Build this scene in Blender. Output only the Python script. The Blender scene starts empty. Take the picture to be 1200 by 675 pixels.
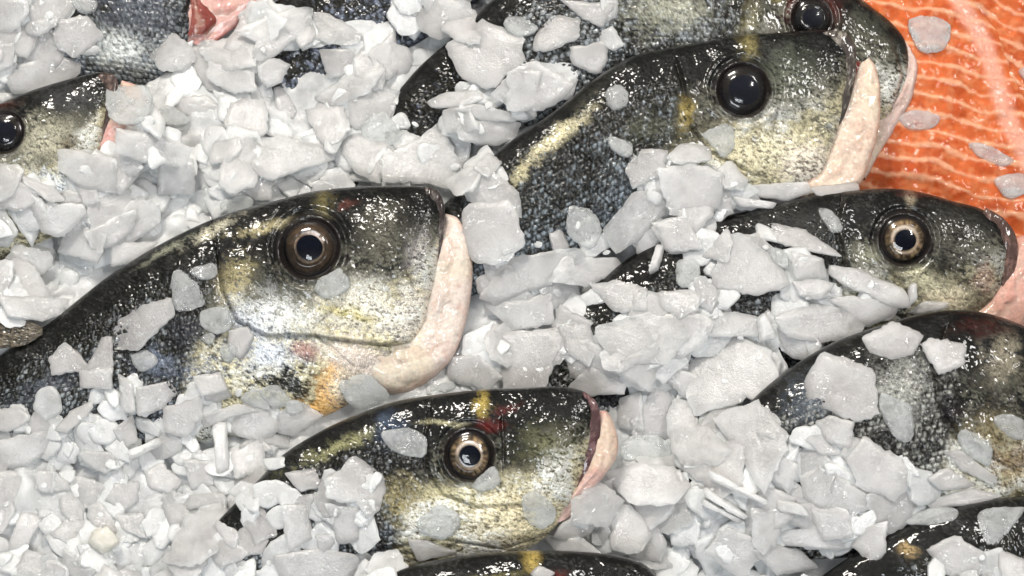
import bpy, math
import numpy as np
from mathutils import Matrix, Vector

rng = np.random.default_rng(7)
C = bpy.context.scene.collection

# ------------------------------------------------------------------ camera geometry
TILT = math.radians(18); D = 0.90; S = 0.48/1200
tgt = np.array([0, 0, 0.02])
right = np.array([1.0, 0, 0]); up = np.array([0, math.cos(TILT), math.sin(TILT)])
fwd = np.array([0, math.sin(TILT), -math.cos(TILT)]); camp = tgt - fwd*D

def ray(px, py):
    px = np.asarray(px, float); py = np.asarray(py, float)
    return fwd*D + right*((px-600)*S)[..., None] + up*((337.5-py)*S)[..., None]
def P(px, py, z):
    r = ray(px, py)
    t = (z-camp[2])/r[..., 2]
    return camp + r*t[..., None]

# ------------------------------------------------------------------ noise
TAB = rng.random((256, 256))
def vnoise(x, y, seed=0):
    x = x + seed*17.31; y = y + seed*9.77
    xi = np.floor(x).astype(int); yi = np.floor(y).astype(int)
    fx = x-xi; fy = y-yi
    fx = fx*fx*(3-2*fx); fy = fy*fy*(3-2*fy)
    a = TAB[xi & 255, yi & 255]; b = TAB[(xi+1) & 255, yi & 255]
    c = TAB[xi & 255, (yi+1) & 255]; d = TAB[(xi+1) & 255, (yi+1) & 255]
    return (a*(1-fx)+b*fx)*(1-fy)+(c*(1-fx)+d*fx)*fy
def fbm(x, y, sc, octv=4, seed=0, gain=0.5):
    x = x/sc; y = y/sc; s = 0; w = 1; t = 0
    for k in range(octv):
        s = s+w*vnoise(x, y, seed+k*3.7); t += w; w *= gain
        x, y = x*1.87+y*0.6, y*1.87-x*0.6
    return s/t
def voro(x, y, seed=0, jit=.75):
    xi = np.floor(x).astype(int); yi = np.floor(y).astype(int)
    d1 = np.full(x.shape, 9.0); d2 = np.full(x.shape, 9.0); idv = np.zeros(x.shape)
    for i in (-1, 0, 1):
        for j in (-1, 0, 1):
            cx = xi+i; cy = yi+j
            jx = TAB[(cx*3+seed) & 255, (cy*5+seed) & 255]; jy = TAB[(cx*7+seed+31) & 255, (cy*3+seed+57) & 255]
            dd = np.hypot(cx+.5+(jx-.5)*jit-x, cy+.5+(jy-.5)*jit-y)
            m = dd < d1
            d2 = np.where(m, d1, np.minimum(d2, dd)); idv = np.where(m, TAB[(cx*11+seed+3) & 255, (cy*13+seed+9) & 255], idv)
            d1 = np.where(m, dd, d1)
    return d1, d2, idv
def ss(a, b, x):
    t = np.clip((x-a)/(b-a), 0, 1); return t*t*(3-2*t)
def mix(c, col, m):
    m = np.asarray(m)[..., None]
    return c*(1-m)+np.asarray(col, float)*m

# ------------------------------------------------------------------ materials
def newmat(name):
    m = bpy.data.materials.new(name); m.use_nodes = True
    nt = m.node_tree; nt.nodes.clear(); return m, nt
def N(nt, t, **k):
    n = nt.nodes.new(t)
    for a, b in k.items():
        if a.startswith('i_'):
            n.inputs[a[2:].replace('_', ' ')].default_value = b
        else: setattr(n, a, b)
    return n
def L(nt, a, b): nt.links.new(a, b)

def glints(nt, shader, base, amt, scale, spread, rough, coord):
    v = N(nt, 'ShaderNodeTexVoronoi', i_Scale=scale); L(nt, coord, v.inputs['Vector'])
    s = N(nt, 'ShaderNodeVectorMath', operation='SUBTRACT'); s.inputs[1].default_value = (.5, .5, .5); L(nt, v.outputs['Color'], s.inputs[0])
    k = N(nt, 'ShaderNodeVectorMath', operation='SCALE'); k.inputs['Scale'].default_value = spread; L(nt, s.outputs[0], k.inputs[0])
    a = N(nt, 'ShaderNodeVectorMath', operation='ADD'); L(nt, k.outputs[0], a.inputs[0]); L(nt, base, a.inputs[1])
    n = N(nt, 'ShaderNodeVectorMath', operation='NORMALIZE'); L(nt, a.outputs[0], n.inputs[0])
    g = N(nt, 'ShaderNodeBsdfGlossy', i_Roughness=rough); L(nt, n.outputs[0], g.inputs['Normal'])
    ns = N(nt, 'ShaderNodeTexNoise', i_Scale=scale*.09, i_Detail=3.0); L(nt, coord, ns.inputs['Vector'])
    mr = N(nt, 'ShaderNodeMapRange'); mr.inputs[1].default_value = .45; mr.inputs[2].default_value = .68; mr.inputs[3].default_value = 0; mr.inputs[4].default_value = amt*2
    L(nt, ns.outputs[0], mr.inputs[0])
    m = N(nt, 'ShaderNodeMixShader'); L(nt, mr.outputs[0], m.inputs[0]); L(nt, shader, m.inputs[1]); L(nt, g.outputs[0], m.inputs[2])
    return m.outputs[0]

def mat_skin(name, rough=0.34, bump=0.4, spec=0.1, fine=2200, sub=0.0, coat=0.5, grain=.75, glint=.006):
    m, nt = newmat(name)
    out = N(nt, 'ShaderNodeOutputMaterial'); p = N(nt, 'ShaderNodeBsdfPrincipled')
    at = N(nt, 'ShaderNodeAttribute', attribute_name='col')
    tc = N(nt, 'ShaderNodeTexCoord')
    nz = N(nt, 'ShaderNodeTexNoise', i_Scale=fine, i_Detail=3.0, i_Roughness=0.6)
    nz2 = N(nt, 'ShaderNodeTexNoise', i_Scale=fine*0.17, i_Detail=1.2)
    L(nt, tc.outputs['Object'], nz.inputs['Vector']); L(nt, tc.outputs['Object'], nz2.inputs['Vector'])
    mr = N(nt, 'ShaderNodeMapRange'); mr.inputs[1].default_value = .3; mr.inputs[2].default_value = .7
    mr.inputs[3].default_value = .25; mr.inputs[4].default_value = 1.7
    L(nt, nz.outputs[0], mr.inputs[0])
    mx = N(nt, 'ShaderNodeMix', data_type='RGBA', blend_type='MULTIPLY'); mx.inputs[0].default_value = grain
    L(nt, at.outputs['Color'], mx.inputs[6]); L(nt, mr.outputs[0], mx.inputs[7])
    L(nt, mx.outputs[2], p.inputs['Base Color'])
    ad = N(nt, 'ShaderNodeMath', operation='ADD')
    L(nt, nz.outputs[0], ad.inputs[0]); L(nt, nz2.outputs[0], ad.inputs[1])
    bp = N(nt, 'ShaderNodeBump'); bp.inputs['Strength'].default_value = bump; bp.inputs['Distance'].default_value = 0.0006
    L(nt, ad.outputs[0], bp.inputs['Height']); L(nt, bp.outputs[0], p.inputs['Normal'])
    b2 = N(nt, 'ShaderNodeBump'); b2.inputs['Strength'].default_value = bump*.3; b2.inputs['Distance'].default_value = 0.0009
    L(nt, nz2.outputs[0], b2.inputs['Height']); L(nt, b2.outputs[0], p.inputs['Coat Normal'])
    r2 = N(nt, 'ShaderNodeMapRange'); r2.inputs[3].default_value = rough*.6; r2.inputs[4].default_value = rough*1.6
    L(nt, nz2.outputs[0], r2.inputs[0]); L(nt, r2.outputs[0], p.inputs['Roughness'])
    L(nt, at.outputs['Alpha'], p.inputs['Metallic'])
    p.inputs['Specular IOR Level'].default_value = spec
    p.inputs['Coat Weight'].default_value = coat; p.inputs['Coat Roughness'].default_value = .07
    if sub:
        p.inputs['Subsurface Weight'].default_value = sub; p.inputs['Subsurface Scale'].default_value = .004
        p.inputs['Subsurface Radius'].default_value = (1, .5, .35)
    L(nt, glints(nt, p.outputs[0], bp.outputs[0], glint, 1300, .9, .12, tc.outputs['Object']) if glint else p.outputs[0], out.inputs[0]); return m

def mat_ice(name, col, clear, rough, sc=700, sss=.5, thru=.2):
    m, nt = newmat(name)
    out = N(nt, 'ShaderNodeOutputMaterial'); p = N(nt, 'ShaderNodeBsdfPrincipled')
    g = N(nt, 'ShaderNodeNewGeometry')
    oi = N(nt, 'ShaderNodeAttribute', attribute_name='rnd')
    nz = N(nt, 'ShaderNodeTexNoise', i_Scale=sc, i_Detail=5.0, i_Roughness=.65)
    n2 = N(nt, 'ShaderNodeTexNoise', i_Scale=90.0, i_Detail=3.0)
    n3 = N(nt, 'ShaderNodeTexVoronoi', i_Scale=1500.0)
    for n in (nz, n2, n3): L(nt, g.outputs['Position'], n.inputs['Vector'])
    cr = N(nt, 'ShaderNodeMapRange'); cr.inputs[1].default_value = .3; cr.inputs[2].default_value = .7
    cr.inputs[3].default_value = .92; cr.inputs[4].default_value = 1.03
    L(nt, n2.outputs[0], cr.inputs[0])
    mu = N(nt, 'ShaderNodeMath', operation='MULTIPLY'); L(nt, cr.outputs[0], mu.inputs[0]); L(nt, oi.outputs['Fac'], mu.inputs[1])
    mx = N(nt, 'ShaderNodeVectorMath', operation='SCALE'); mx.inputs[0].default_value = col
    L(nt, mu.outputs[0], mx.inputs['Scale']); L(nt, mx.outputs[0], p.inputs['Base Color'])
    # height = broad fracture waves + grain
    a = N(nt, 'ShaderNodeMath', operation='MULTIPLY'); a.inputs[1].default_value = .35; L(nt, nz.outputs[0], a.inputs[0])
    v = N(nt, 'ShaderNodeMath', operation='MULTIPLY_ADD'); v.inputs[1].default_value = .16
    L(nt, n3.outputs['Distance'], v.inputs[0]); L(nt, a.outputs[0], v.inputs[2])
    b = N(nt, 'ShaderNodeMath', operation='ADD'); L(nt, v.outputs[0], b.inputs[0]); L(nt, n2.outputs[0], b.inputs[1])
    bp = N(nt, 'ShaderNodeBump'); bp.inputs['Strength'].default_value = .35; bp.inputs['Distance'].default_value = .0018
    L(nt, b.outputs[0], bp.inputs['Height']); L(nt, bp.outputs[0], p.inputs['Normal'])
    p.inputs['Roughness'].default_value = rough; p.inputs['IOR'].default_value = 1.31
    p.inputs['Transmission Weight'].default_value = clear
    p.inputs['Subsurface Weight'].default_value = sss; p.inputs['Subsurface Scale'].default_value = .018
    p.inputs['Subsurface Radius'].default_value = (.85, .95, 1.0)
    p.inputs['Coat Weight'].default_value = .6; p.inputs['Coat Roughness'].default_value = .12
    L(nt, bp.outputs[0], p.inputs['Coat Normal'])
    tl = N(nt, 'ShaderNodeBsdfTranslucent', i_Color=(.93, .95, .95, 1)); L(nt, bp.outputs[0], tl.inputs['Normal'])
    m1 = N(nt, 'ShaderNodeMixShader'); m1.inputs[0].default_value = .22
    L(nt, glints(nt, p.outputs[0], bp.outputs[0], .09, 1500, 1.0, .10, g.outputs['Position']), m1.inputs[1]); L(nt, tl.outputs[0], m1.inputs[2])
    tr = N(nt, 'ShaderNodeBsdfTransparent', i_Color=(.95, .97, .98, 1))
    lw = N(nt, 'ShaderNodeMapRange'); lw.inputs[1].default_value = .35; lw.inputs[2].default_value = .72
    lw.inputs[3].default_value = thru*1.6; lw.inputs[4].default_value = thru*.3; L(nt, n2.outputs[0], lw.inputs[0])
    sb = N(nt, 'ShaderNodeMath', operation='SUBTRACT'); sb.inputs[0].default_value = 1.14; L(nt, oi.outputs['Fac'], sb.inputs[1])
    s3 = N(nt, 'ShaderNodeMath', operation='MULTIPLY'); s3.inputs[1].default_value = 3.2; L(nt, sb.outputs[0], s3.inputs[0])
    s4 = N(nt, 'ShaderNodeMath', operation='MULTIPLY', use_clamp=True); L(nt, s3.outputs[0], s4.inputs[0]); L(nt, lw.outputs[0], s4.inputs[1])
    m2 = N(nt, 'ShaderNodeMixShader'); L(nt, s4.outputs[0], m2.inputs[0]); L(nt, m1.outputs[0], m2.inputs[1]); L(nt, tr.outputs[0], m2.inputs[2])
    L(nt, m2.outputs[0], out.inputs[0]); return m

def mat_wet(name):
    m, nt = newmat(name)
    out = N(nt, 'ShaderNodeOutputMaterial'); g = N(nt, 'ShaderNodeNewGeometry')
    n = N(nt, 'ShaderNodeTexNoise', i_Scale=160.0, i_Detail=6.0, i_Roughness=.7); v = N(nt, 'ShaderNodeTexNoise', i_Scale=1900.0, i_Detail=2.0)
    for q in (n, v): L(nt, g.outputs['Position'], q.inputs['Vector'])
    ad = N(nt, 'ShaderNodeMath', operation='MULTIPLY_ADD'); ad.inputs[1].default_value = .35
    L(nt, v.outputs[0], ad.inputs[0]); L(nt, n.outputs[0], ad.inputs[2])
    bp = N(nt, 'ShaderNodeBump'); bp.inputs['Strength'].default_value = .55; bp.inputs['Distance'].default_value = .0016
    L(nt, ad.outputs[0], bp.inputs['Height'])
    p = N(nt, 'ShaderNodeBsdfPrincipled', i_Base_Color=(.70, .71, .70, 1), i_Roughness=.3, i_IOR=1.31)
    p.inputs['Coat Weight'].default_value = .6; p.inputs['Coat Roughness'].default_value = .08
    L(nt, bp.outputs[0], p.inputs['Normal']); L(nt, bp.outputs[0], p.inputs['Coat Normal'])
    t = N(nt, 'ShaderNodeBsdfTransparent', i_Color=(.86, .88, .88, 1))
    mr = N(nt, 'ShaderNodeMapRange'); mr.inputs[1].default_value = .3; mr.inputs[2].default_value = .75; mr.inputs[3].default_value = .88; mr.inputs[4].default_value = .55
    L(nt, ad.outputs[0], mr.inputs[0])
    mx = N(nt, 'ShaderNodeMixShader'); L(nt, mr.outputs[0], mx.inputs[0]); L(nt, p.outputs[0], mx.inputs[1]); L(nt, t.outputs[0], mx.inputs[2])
    L(nt, glints(nt, mx.outputs[0], bp.outputs[0], .08, 1500, 1.0, .10, g.outputs['Position']), out.inputs[0]); return m

def mat_clear(name, rough=.03, tint=(1, 1, 1, 1), milk=0.0):
    m, nt = newmat(name)
    out = N(nt, 'ShaderNodeOutputMaterial')
    tr = N(nt, 'ShaderNodeBsdfTransparent', i_Color=tint); gl = N(nt, 'ShaderNodeBsdfGlossy', i_Roughness=rough)
    fr = N(nt, 'ShaderNodeFresnel', i_IOR=1.38); ad = N(nt, 'ShaderNodeMixShader')
    L(nt, fr.outputs[0], ad.inputs[0]); L(nt, tr.outputs[0], ad.inputs[1]); L(nt, gl.outputs[0], ad.inputs[2])
    if milk:
        df = N(nt, 'ShaderNodeBsdfDiffuse', i_Color=(.3, .31, .33, 1)); m2 = N(nt, 'ShaderNodeMixShader'); m2.inputs[0].default_value = milk
        L(nt, ad.outputs[0], m2.inputs[1]); L(nt, df.outputs[0], m2.inputs[2]); L(nt, m2.outputs[0], out.inputs[0])
    else: L(nt, ad.outputs[0], out.inputs[0])
    return m

M_SKIN = mat_skin('bream_skin')
M_JAW = mat_skin('jaw_flesh', rough=.35, bump=.25, fine=700, sub=.35, coat=.4, grain=.2, glint=.03)
M_SALMON = mat_skin('salmon_flesh', rough=.4, bump=.05, fine=300, sub=.4, coat=.18, grain=.2, glint=0)
M_EYE = mat_skin('eye_iris', rough=.2, bump=.1, fine=3000, glint=0)
M_CORNEA = mat_clear('cornea'); M_CLOUDY = mat_clear('cloudy_cornea', .10, milk=.02)
M_ICE = mat_ice('ice_white', (.99, .99, .98), .0, .2, sss=.8)
M_WET = mat_wet('ice_wet')
M_SMALL = mat_ice('ice_crumbs', (.97, .975, .965), .0, .22, sss=.25)
m, nt = newmat('pupil_black'); o_ = N(nt, 'ShaderNodeOutputMaterial'); p_ = N(nt, 'ShaderNodeBsdfPrincipled', i_Base_Color=(.003, .004, .009, 1), i_Roughness=.3)
p_.inputs['Specular IOR Level'].default_value = .05
L(nt, p_.outputs[0], o_.inputs[0]); M_PUPIL = m

# ------------------------------------------------------------------ mesh helpers
def meshobj(name, verts, faces, mat, col=None, rnd=None, smooth=True, mw=None, parent=None, flat=None):
    me = bpy.data.meshes.new(name)
    verts = np.asarray(verts, np.float32); faces = np.asarray(faces, np.int32)
    k = faces.shape[1]; nf = len(faces)
    me.vertices.add(len(verts)); me.vertices.foreach_set('co', verts.ravel())
    me.loops.add(nf*k); me.loops.foreach_set('vertex_index', faces.ravel())
    me.polygons.add(nf); me.polygons.foreach_set('loop_start', np.arange(nf, dtype=np.int32)*k)
    sm = np.ones(nf, bool) if smooth else np.zeros(nf, bool)
    if flat is not None: sm[flat] = False
    me.update(calc_edges=True)
    me.polygons.foreach_set('use_smooth', sm)
    if col is not None:
        a = me.attributes.new('col', 'FLOAT_COLOR', 'POINT')
        c = np.ones((len(verts), 4), np.float32); c[:, :col.shape[1]] = col
        if col.shape[1] == 3: c[:, 3] = 0
        a.data.foreach_set('color', c.ravel())
    if rnd is not None:
        a = me.attributes.new('rnd', 'FLOAT', 'POINT')
        a.data.foreach_set('value', np.broadcast_to(np.asarray(rnd, np.float32), len(verts)).astype(np.float32).copy())
    me.validate(); me.materials.append(mat)
    o = bpy.data.objects.new(name, me); C.objects.link(o)
    if parent is not None: o.parent = parent
    if mw is not None: o.matrix_world = mw
    return o
def grid_faces(nu, nv, closed):
    i = np.arange(nu-1)[:, None]; j = np.arange(nv if closed else nv-1)[None, :]
    j2 = (j+1) % nv
    a = i*nv+j; b = i*nv+j2; c = (i+1)*nv+j2; d = (i+1)*nv+j
    return np.stack([a+0*b, d+0*b, c, b], -1).reshape(-1, 4)
def spline(pts, t, tq):
    pts = np.asarray(pts, float); t = np.asarray(t, float)
    n = len(pts); m = np.zeros_like(pts)
    for i in range(n):
        a = max(i-1, 0); b = min(i+1, n-1)
        m[i] = (pts[b]-pts[a])/(t[b]-t[a])
    k = np.clip(np.searchsorted(t, tq, side='right')-1, 0, n-2)
    h = (t[k+1]-t[k])[:, None]; s = ((tq-t[k])[:, None])/h
    return ((2*s**3-3*s**2+1)*pts[k]+(s**3-2*s**2+s)*h*m[k]+(-2*s**3+3*s**2)*pts[k+1]+(s**3-s**2)*h*m[k+1])
def pairs(txt):
    A = []; B = []
    for tok in txt.split():
        a, b = tok.split('/'); A.append([float(v) for v in a.split(',')]); B.append([float(v) for v in b.split(',')])
    return np.array(A), np.array(B)
def poly(txt): return np.array([[float(v) for v in t.split(',')] for t in txt.split()])
def polydist(px, py, pts):
    d = np.full(px.shape, 1e9); side = np.zeros(px.shape)
    for (x0, y0), (x1, y1) in zip(pts[:-1], pts[1:]):
        vx, vy = x1-x0, y1-y0; l2 = vx*vx+vy*vy+1e-9
        t = np.clip(((px-x0)*vx+(py-y0)*vy)/l2, 0, 1)
        dd = np.hypot(px-x0-t*vx, py-y0-t*vy); m = dd < d
        d = np.where(m, dd, d); side = np.where(m, np.sign(vx*(py-y0)-vy*(px-x0)), side)
    return d, side

# height field of the heap (world xy, 1 mm cells)
X0, Y0, CELL = -.36, -.27, .001
NX, NY = 720, 560
H = np.full((NX, NY), -.05)
def stamp(w):
    i = ((w[:, 0]-X0)/CELL).astype(int); j = ((w[:, 1]-Y0)/CELL).astype(int)
    k = (i >= 0) & (i < NX) & (j >= 0) & (j < NY)
    np.maximum.at(H, (i[k], j[k]), w[k, 2])

class Frame:
    """an image-parallel plane through a world point: fish rest tilted on the sloped ice"""
    def __init__(s, cx, cy, z):
        s.o = P(cx, cy, z); s.cx = cx; s.cy = cy
        s.sc = float(np.dot(s.o-camp, fwd))*S/D
        m = np.eye(4); m[:3, 0] = right; m[:3, 1] = up; m[:3, 2] = -fwd; m[:3, 3] = s.o
        s.m = m; s.M = Matrix(m.tolist())
    def loc(s, px, py, z):   # z in pixels
        return np.stack([(px-s.cx)*s.sc, -(py-s.cy)*s.sc, np.broadcast_to(z, np.shape(px))*s.sc], -1)
    def world(s, l): return l.reshape(-1, 3) @ s.m[:3, :3].T + s.o

def loft(A, B, res, thick, zoff=0, flatp=.8, bottom=14, endround=True, flare=None):
    mid = (A+B)/2
    t = np.r_[0, np.cumsum(np.maximum(np.hypot(*(mid[1:]-mid[:-1]).T), .5*np.hypot(*(A[1:]-A[:-1]).T)))]
    Lg = t[-1]; nu = max(int(Lg/res), 12)
    tq = np.linspace(0, 1, nu); tq = tq*Lg
    # denser near the end so that the snout is round
    tq = Lg*(1-(1-np.linspace(0, 1, nu))**1.25) if endround else tq
    a = spline(A, t, tq); b = spline(B, t, tq)
    W = np.hypot(*(b-a).T); Wm = W.max()
    nt_ = max(int(Wm/res), 10)
    th = np.r_[np.linspace(0, math.pi, nt_), math.pi+np.linspace(0, math.pi, bottom+2)[1:-1]]
    v = (1-np.cos(th))/2
    px = a[:, None, 0]*(1-v)+b[:, None, 0]*v; py = a[:, None, 1]*(1-v)+b[:, None, 1]*v
    h = thick*Wm*(W/Wm)**.8
    e = np.minimum(1, (tq+1e-3)/(.08*Lg+1))**.5
    sn = np.sin(th); z = (h*e)[:, None]*np.sign(sn)*np.abs(sn)**flatp+zoff
    top = np.broadcast_to(sn > -1e-6, px.shape)
    uu = np.broadcast_to((tq/Lg)[:, None], px.shape)
    vv = np.broadcast_to(v, px.shape)
    return px, py, z, uu, vv, top, np.broadcast_to(np.clip(sn, 0, 1), px.shape), Lg, W

BLACK = (.004, .004, .0035); OLIVE = (.028, .026, .016); SILV = (.66, .66, .61); WARM = (.64, .58, .38); BLUE = (.26, .33, .44)
YEL = (.24, .20, .08); JAWC = (.70, .61, .54)

def eye(fr, root, cx, cy, R, z, kind, seed):
    nr, na = 26, 72
    r = np.linspace(0, 1, nr)[:, None]; th = np.linspace(0, 2*math.pi, na, endpoint=False)[None]
    X = r*np.cos(th); Y = r*np.sin(th)*1.04
    zz = z+R*(.30*np.sqrt(np.clip(1-(r*.97)**2, 0, 1))-.10)+0*th
    pr = {'brown': .46, 'open': .44, 'dark': .5, 'cloud': .62}[kind]
    ring = (.16 if kind != 'cloud' else .03)*np.exp(-((r-.66)/.10)**2)*R*.35*(.6+.8*fbm(np.cos(th)*2+0*r, np.sin(th)*2+0*r, 1, 2, seed+6))
    zz = zz+ring
    col = np.zeros(X.shape+(3,))+np.array((.05, .035, .022))*(1 if kind in ('open', 'brown') else .25)
    ang = fbm(np.cos(th)*9+0*r, np.sin(th)*9+r*2, 1, 3, seed)
    gold = ss(.35, .75, ang*.7+.3*fbm(X*R, Y*R, 4, 3, seed))
    iris = (.36, .25, .14) if kind == 'open' else (.012, .012, .013)
    if kind == 'brown':
        iris = (.085, .055, .035); col = mix(col, (.45, .34, .25), ss(.05, 0, abs(r-pr-.05))*.6+0*th)
        col = mix(col, (.7, .6, .55), ss(.12, .03, np.abs(r-pr-.07))*ss(.1, .35, Y)*ss(-.25, .2, X))
    col = mix(col, iris, np.clip(gold*1.1, 0, 1)*ss(.86, .74, r)*ss(pr-.02, pr+.1, r))
    if kind == 'open':
        col = mix(col, (.55, .42, .30), ss(.10, .0, abs(r-pr-.10))*.8)
        col = mix(col, (.75, .66, .58), ss(.13, .02, np.abs(r-pr-.08))*ss(-.1, .7, -X*.2-Y*-.9)*.7)
    col = mix(col, (.012, .01, .01), ss(.80, .93, r))
    col = col*(.75+.5*fbm(X*R, Y*R, 2, 2, seed+4))[..., None]
    wob = 1+.10*(fbm(np.cos(th)*1.3+0*r, np.sin(th)*1.3+0*r, 1, 2, seed+11)-.5)*2*r
    pts = fr.loc(cx+X*R*wob, cy-Y*R*wob, zz)
    f = grid_faces(nr, na, True)
    e = meshobj('eye', pts.reshape(-1, 3), f, M_EYE, col.reshape(-1, 3), parent=root)
    r2 = np.linspace(0, 1, 10)[:, None]
    X2 = r2*np.cos(th)*pr*R*(1.0+.04*np.cos(th*2+1)); Y2 = r2*np.sin(th)*pr*R*.98
    meshobj('pupil', fr.loc(cx+X2+R*.03, cy-Y2, z+R*(.225-.03*r2**2)+0*th).reshape(-1, 3), grid_faces(10, na, True), M_PUPIL, parent=e)
    r3 = np.linspace(0, 1, 20)[:, None]
    meshobj('cornea', fr.loc(cx+r3*np.cos(th)*R*.93, cy-r3*np.sin(th)*R*.95, z+R*(-.02+.42*np.sqrt(np.clip(1-r3**2, 0, 1)))+.02*R*np.sin(3*th)*r3).reshape(-1, 3),
            grid_faces(20, na, True), M_CLOUDY if kind in ('cloud', 'dark') else M_CORNEA, parent=e)

def fish(sp):
    seed = sp['seed']; A, B = pairs(sp['body']); res = sp.get('res', 1.2)
    px, py, z, u, v, top, sn, Lg, W = loft(A, B, res, sp.get('thick', .2))
    fr = Frame(sp['c'][0], sp['c'][1], sp['z'])
    a = u*Lg; b = (v-.5)*W[:, None]
    wx = (fbm(px, py, 30, 3, seed)-.5)*26; wy = (fbm(px, py, 30, 3, seed+5)-.5)*26
    n1 = fbm(px, py, 45, 3, seed); n2 = fbm(px, py, 9, 3, seed+2); n3 = fbm(px, py, 2.6, 2, seed+8); n4 = fbm(px*.8+py*.5, (py-px*.4)*1.7, 3.4, 3, seed+9, .7)
    # head / body split
    gx = sp.get('gill')
    head = ss(-8, 14, px+wx*.4-gx-.25*(np.abs(py-sp['eye'][1]))*-1) if gx is not None else np.zeros_like(px)
    # ---- body scales
    cs = sp.get('scale', 7.6)
    d1, d2, cid = voro(a/cs+n1*2+.5*(np.floor(b/(cs*.8)+n2*.6) % 2), b/(cs*.8)+n2*.6, seed, .38)
    edge = ss(.0, .28, d2-d1)
    strk = fbm(a*1.0+b*.35, b*.28, 2.2, 3, seed+3)
    sil = ss(.50, .84, cid*.42+n1*.5+v*.40+(strk-.5)*.8-.12+sp.get('sil', 0))*ss(.0, .5, d2-d1)
    body = np.zeros(px.shape+(3,))+np.array(BLACK)
    body = mix(body, OLIVE, n2*.4)
    body = mix(body, sp.get('bodycol', (.26, .28, .29)), sil)
    body = mix(body, BLUE, ss(.55, .8, v+wy*.008)*ss(.45, .65, n2)*.14*edge)
    # ---- head skin
    hd = np.zeros_like(body)+np.array(BLACK)
    mott = ss(.44, .62, n2*.3+n4*.5+n1*.2)
    hd = mix(hd, (.15, .145, .11), mott*ss(.16, .42, v+wx*.004)*.85)
    e0 = sp['eye'] if gx is not None else (0, 0, 1)
    ch = ss(.46, .66, v+wy*.004+(n1-.5)*.25)
    h1, h2, hid = voro((px*1+py*.25)/9.5+n1*1.5, (py-px*.2)/6.2+n1, seed+7, .45)
    he = ss(.02, .33, h2-h1)
    row = np.sin((py*.93+px*.16+(n1-.5)*26)/4.8*3.1416)*.5+.5; dash = ss(.35, .7, fbm(px*.9-py*.5, py*.3, 5, 2, seed+12))
    sc_ = mix(np.zeros_like(body)+np.array((.07, .065, .045)), WARM, ss(.30, .58, n4*.75+n2*.25+.03)*(1-.35*(1-he))*(1-.8*ss(.45, .9, row)*dash))
    sc_ = mix(sc_, SILV, ss(.45, .65, n1+.12*(hid-.5))*ss(.3, .5, n4))
    hd = mix(hd, sc_, ch*sp.get('cheek', 1))
    col = body*(1-head[..., None])+hd*head[..., None]
    # dark back
    bk = ss(.30, .10, v+wy*.003+(n2-.5)*.16)
    col = mix(col, BLACK, bk*sp.get('back', .95))
    col = mix(col, (.10, .10, .088), bk*ss(.56, .72, n4*.75+n1*.25)*.3)
    rel = (1-bk)*ss(0, .25, sn)
    z = z+rel*((1-head)*(edge-.5)*2.6+(1-head)*(strk-.5)*1.0+head*ch*(he-.5)*.35)
    z = z+ss(0, .4, sn)*((n1-.5)*9+(n2-.5)*1.9*(1-.5*bk)+(n3-.5)*.8*(1-bk*.6)+(n4-.5)*1.1)
    met = .35*sil*(1-head)+.25*head*ch
    # ---- creases (gill cover edge, jaw line): step down on one side
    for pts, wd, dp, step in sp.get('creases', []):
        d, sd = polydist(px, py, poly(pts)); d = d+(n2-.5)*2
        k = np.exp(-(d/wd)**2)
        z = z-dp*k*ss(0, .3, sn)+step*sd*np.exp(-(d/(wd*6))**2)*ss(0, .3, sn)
        col = mix(col, (.02, .016, .012), np.exp(-(d/(wd*.9))**2)*.45)  # thin dark line: the crease's shadow painted into the skin colour
    for (bx, by, rx, ry, rot, bc, am, br) in sp.get('blobs', []):
        c_, s_ = math.cos(math.radians(rot)), math.sin(math.radians(rot))
        dx = px+wx*.5-bx; dy = py+wy*.5-by
        q = np.hypot((dx*c_+dy*s_)/rx, (-dx*s_+dy*c_)/ry)
        mk = ss(1.2, .35, q+(br*.8+.25)*(n2*.4+n4*.6-.5)*3.4)*am*top
        shade = (.2+1.25*ss(.25, .62, n4*.8+n2*.2))[..., None] if br > .2 else 1
        col = col*(1-mk[..., None])+np.array(bc)*shade*mk[..., None]
        met = met*(1-mk*.7)
    # ---- eye socket
    ez = None
    if gx is not None:
        ex, ey, R = sp['eye'][:3]
        if sp['eye'][3] == 'cloud': z = z-R*.22*np.exp(-(np.hypot(px-ex, py-ey)/R/1.1)**4)*top
        dr = np.hypot(px-ex, (py-ey)*.97)/R
        near = np.argmin(np.where(top, dr, 9)); ez = z.ravel()[near]
        flat_ = ss(1.25, .85, dr)*top
        z = z*(1-flat_)+(ez-R*.12)*flat_
        z = z+top*(R*.11*np.exp(-((dr-1.12)/.10)**2)-R*.05*np.exp(-((dr-1.34)/.07)**2)+R*.05*np.exp(-((dr-1.52)/.10)**2))
        col = mix(col, (.014, .011, .010), ss(1.32, 1.08, dr+(n2-.5)*.25)*.93*top)
    col = np.clip(col, .003, .9)
    pts = fr.loc(px, py, z)
    root = bpy.data.objects.new('sea_bream', None); C.objects.link(root); root.matrix_world = fr.M
    root.empty_display_size = .01
    root['label'] = sp['label']; root['category'] = 'fish'; root['group'] = 'whole sea bream lying on the crushed ice'
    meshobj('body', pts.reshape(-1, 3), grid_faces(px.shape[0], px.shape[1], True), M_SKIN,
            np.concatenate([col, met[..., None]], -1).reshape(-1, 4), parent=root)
    stamp(fr.world(pts)[top.ravel()])
    if gx is not None: eye(fr, root, ex, ey, R, ez, sp['eye'][3], seed)
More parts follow.
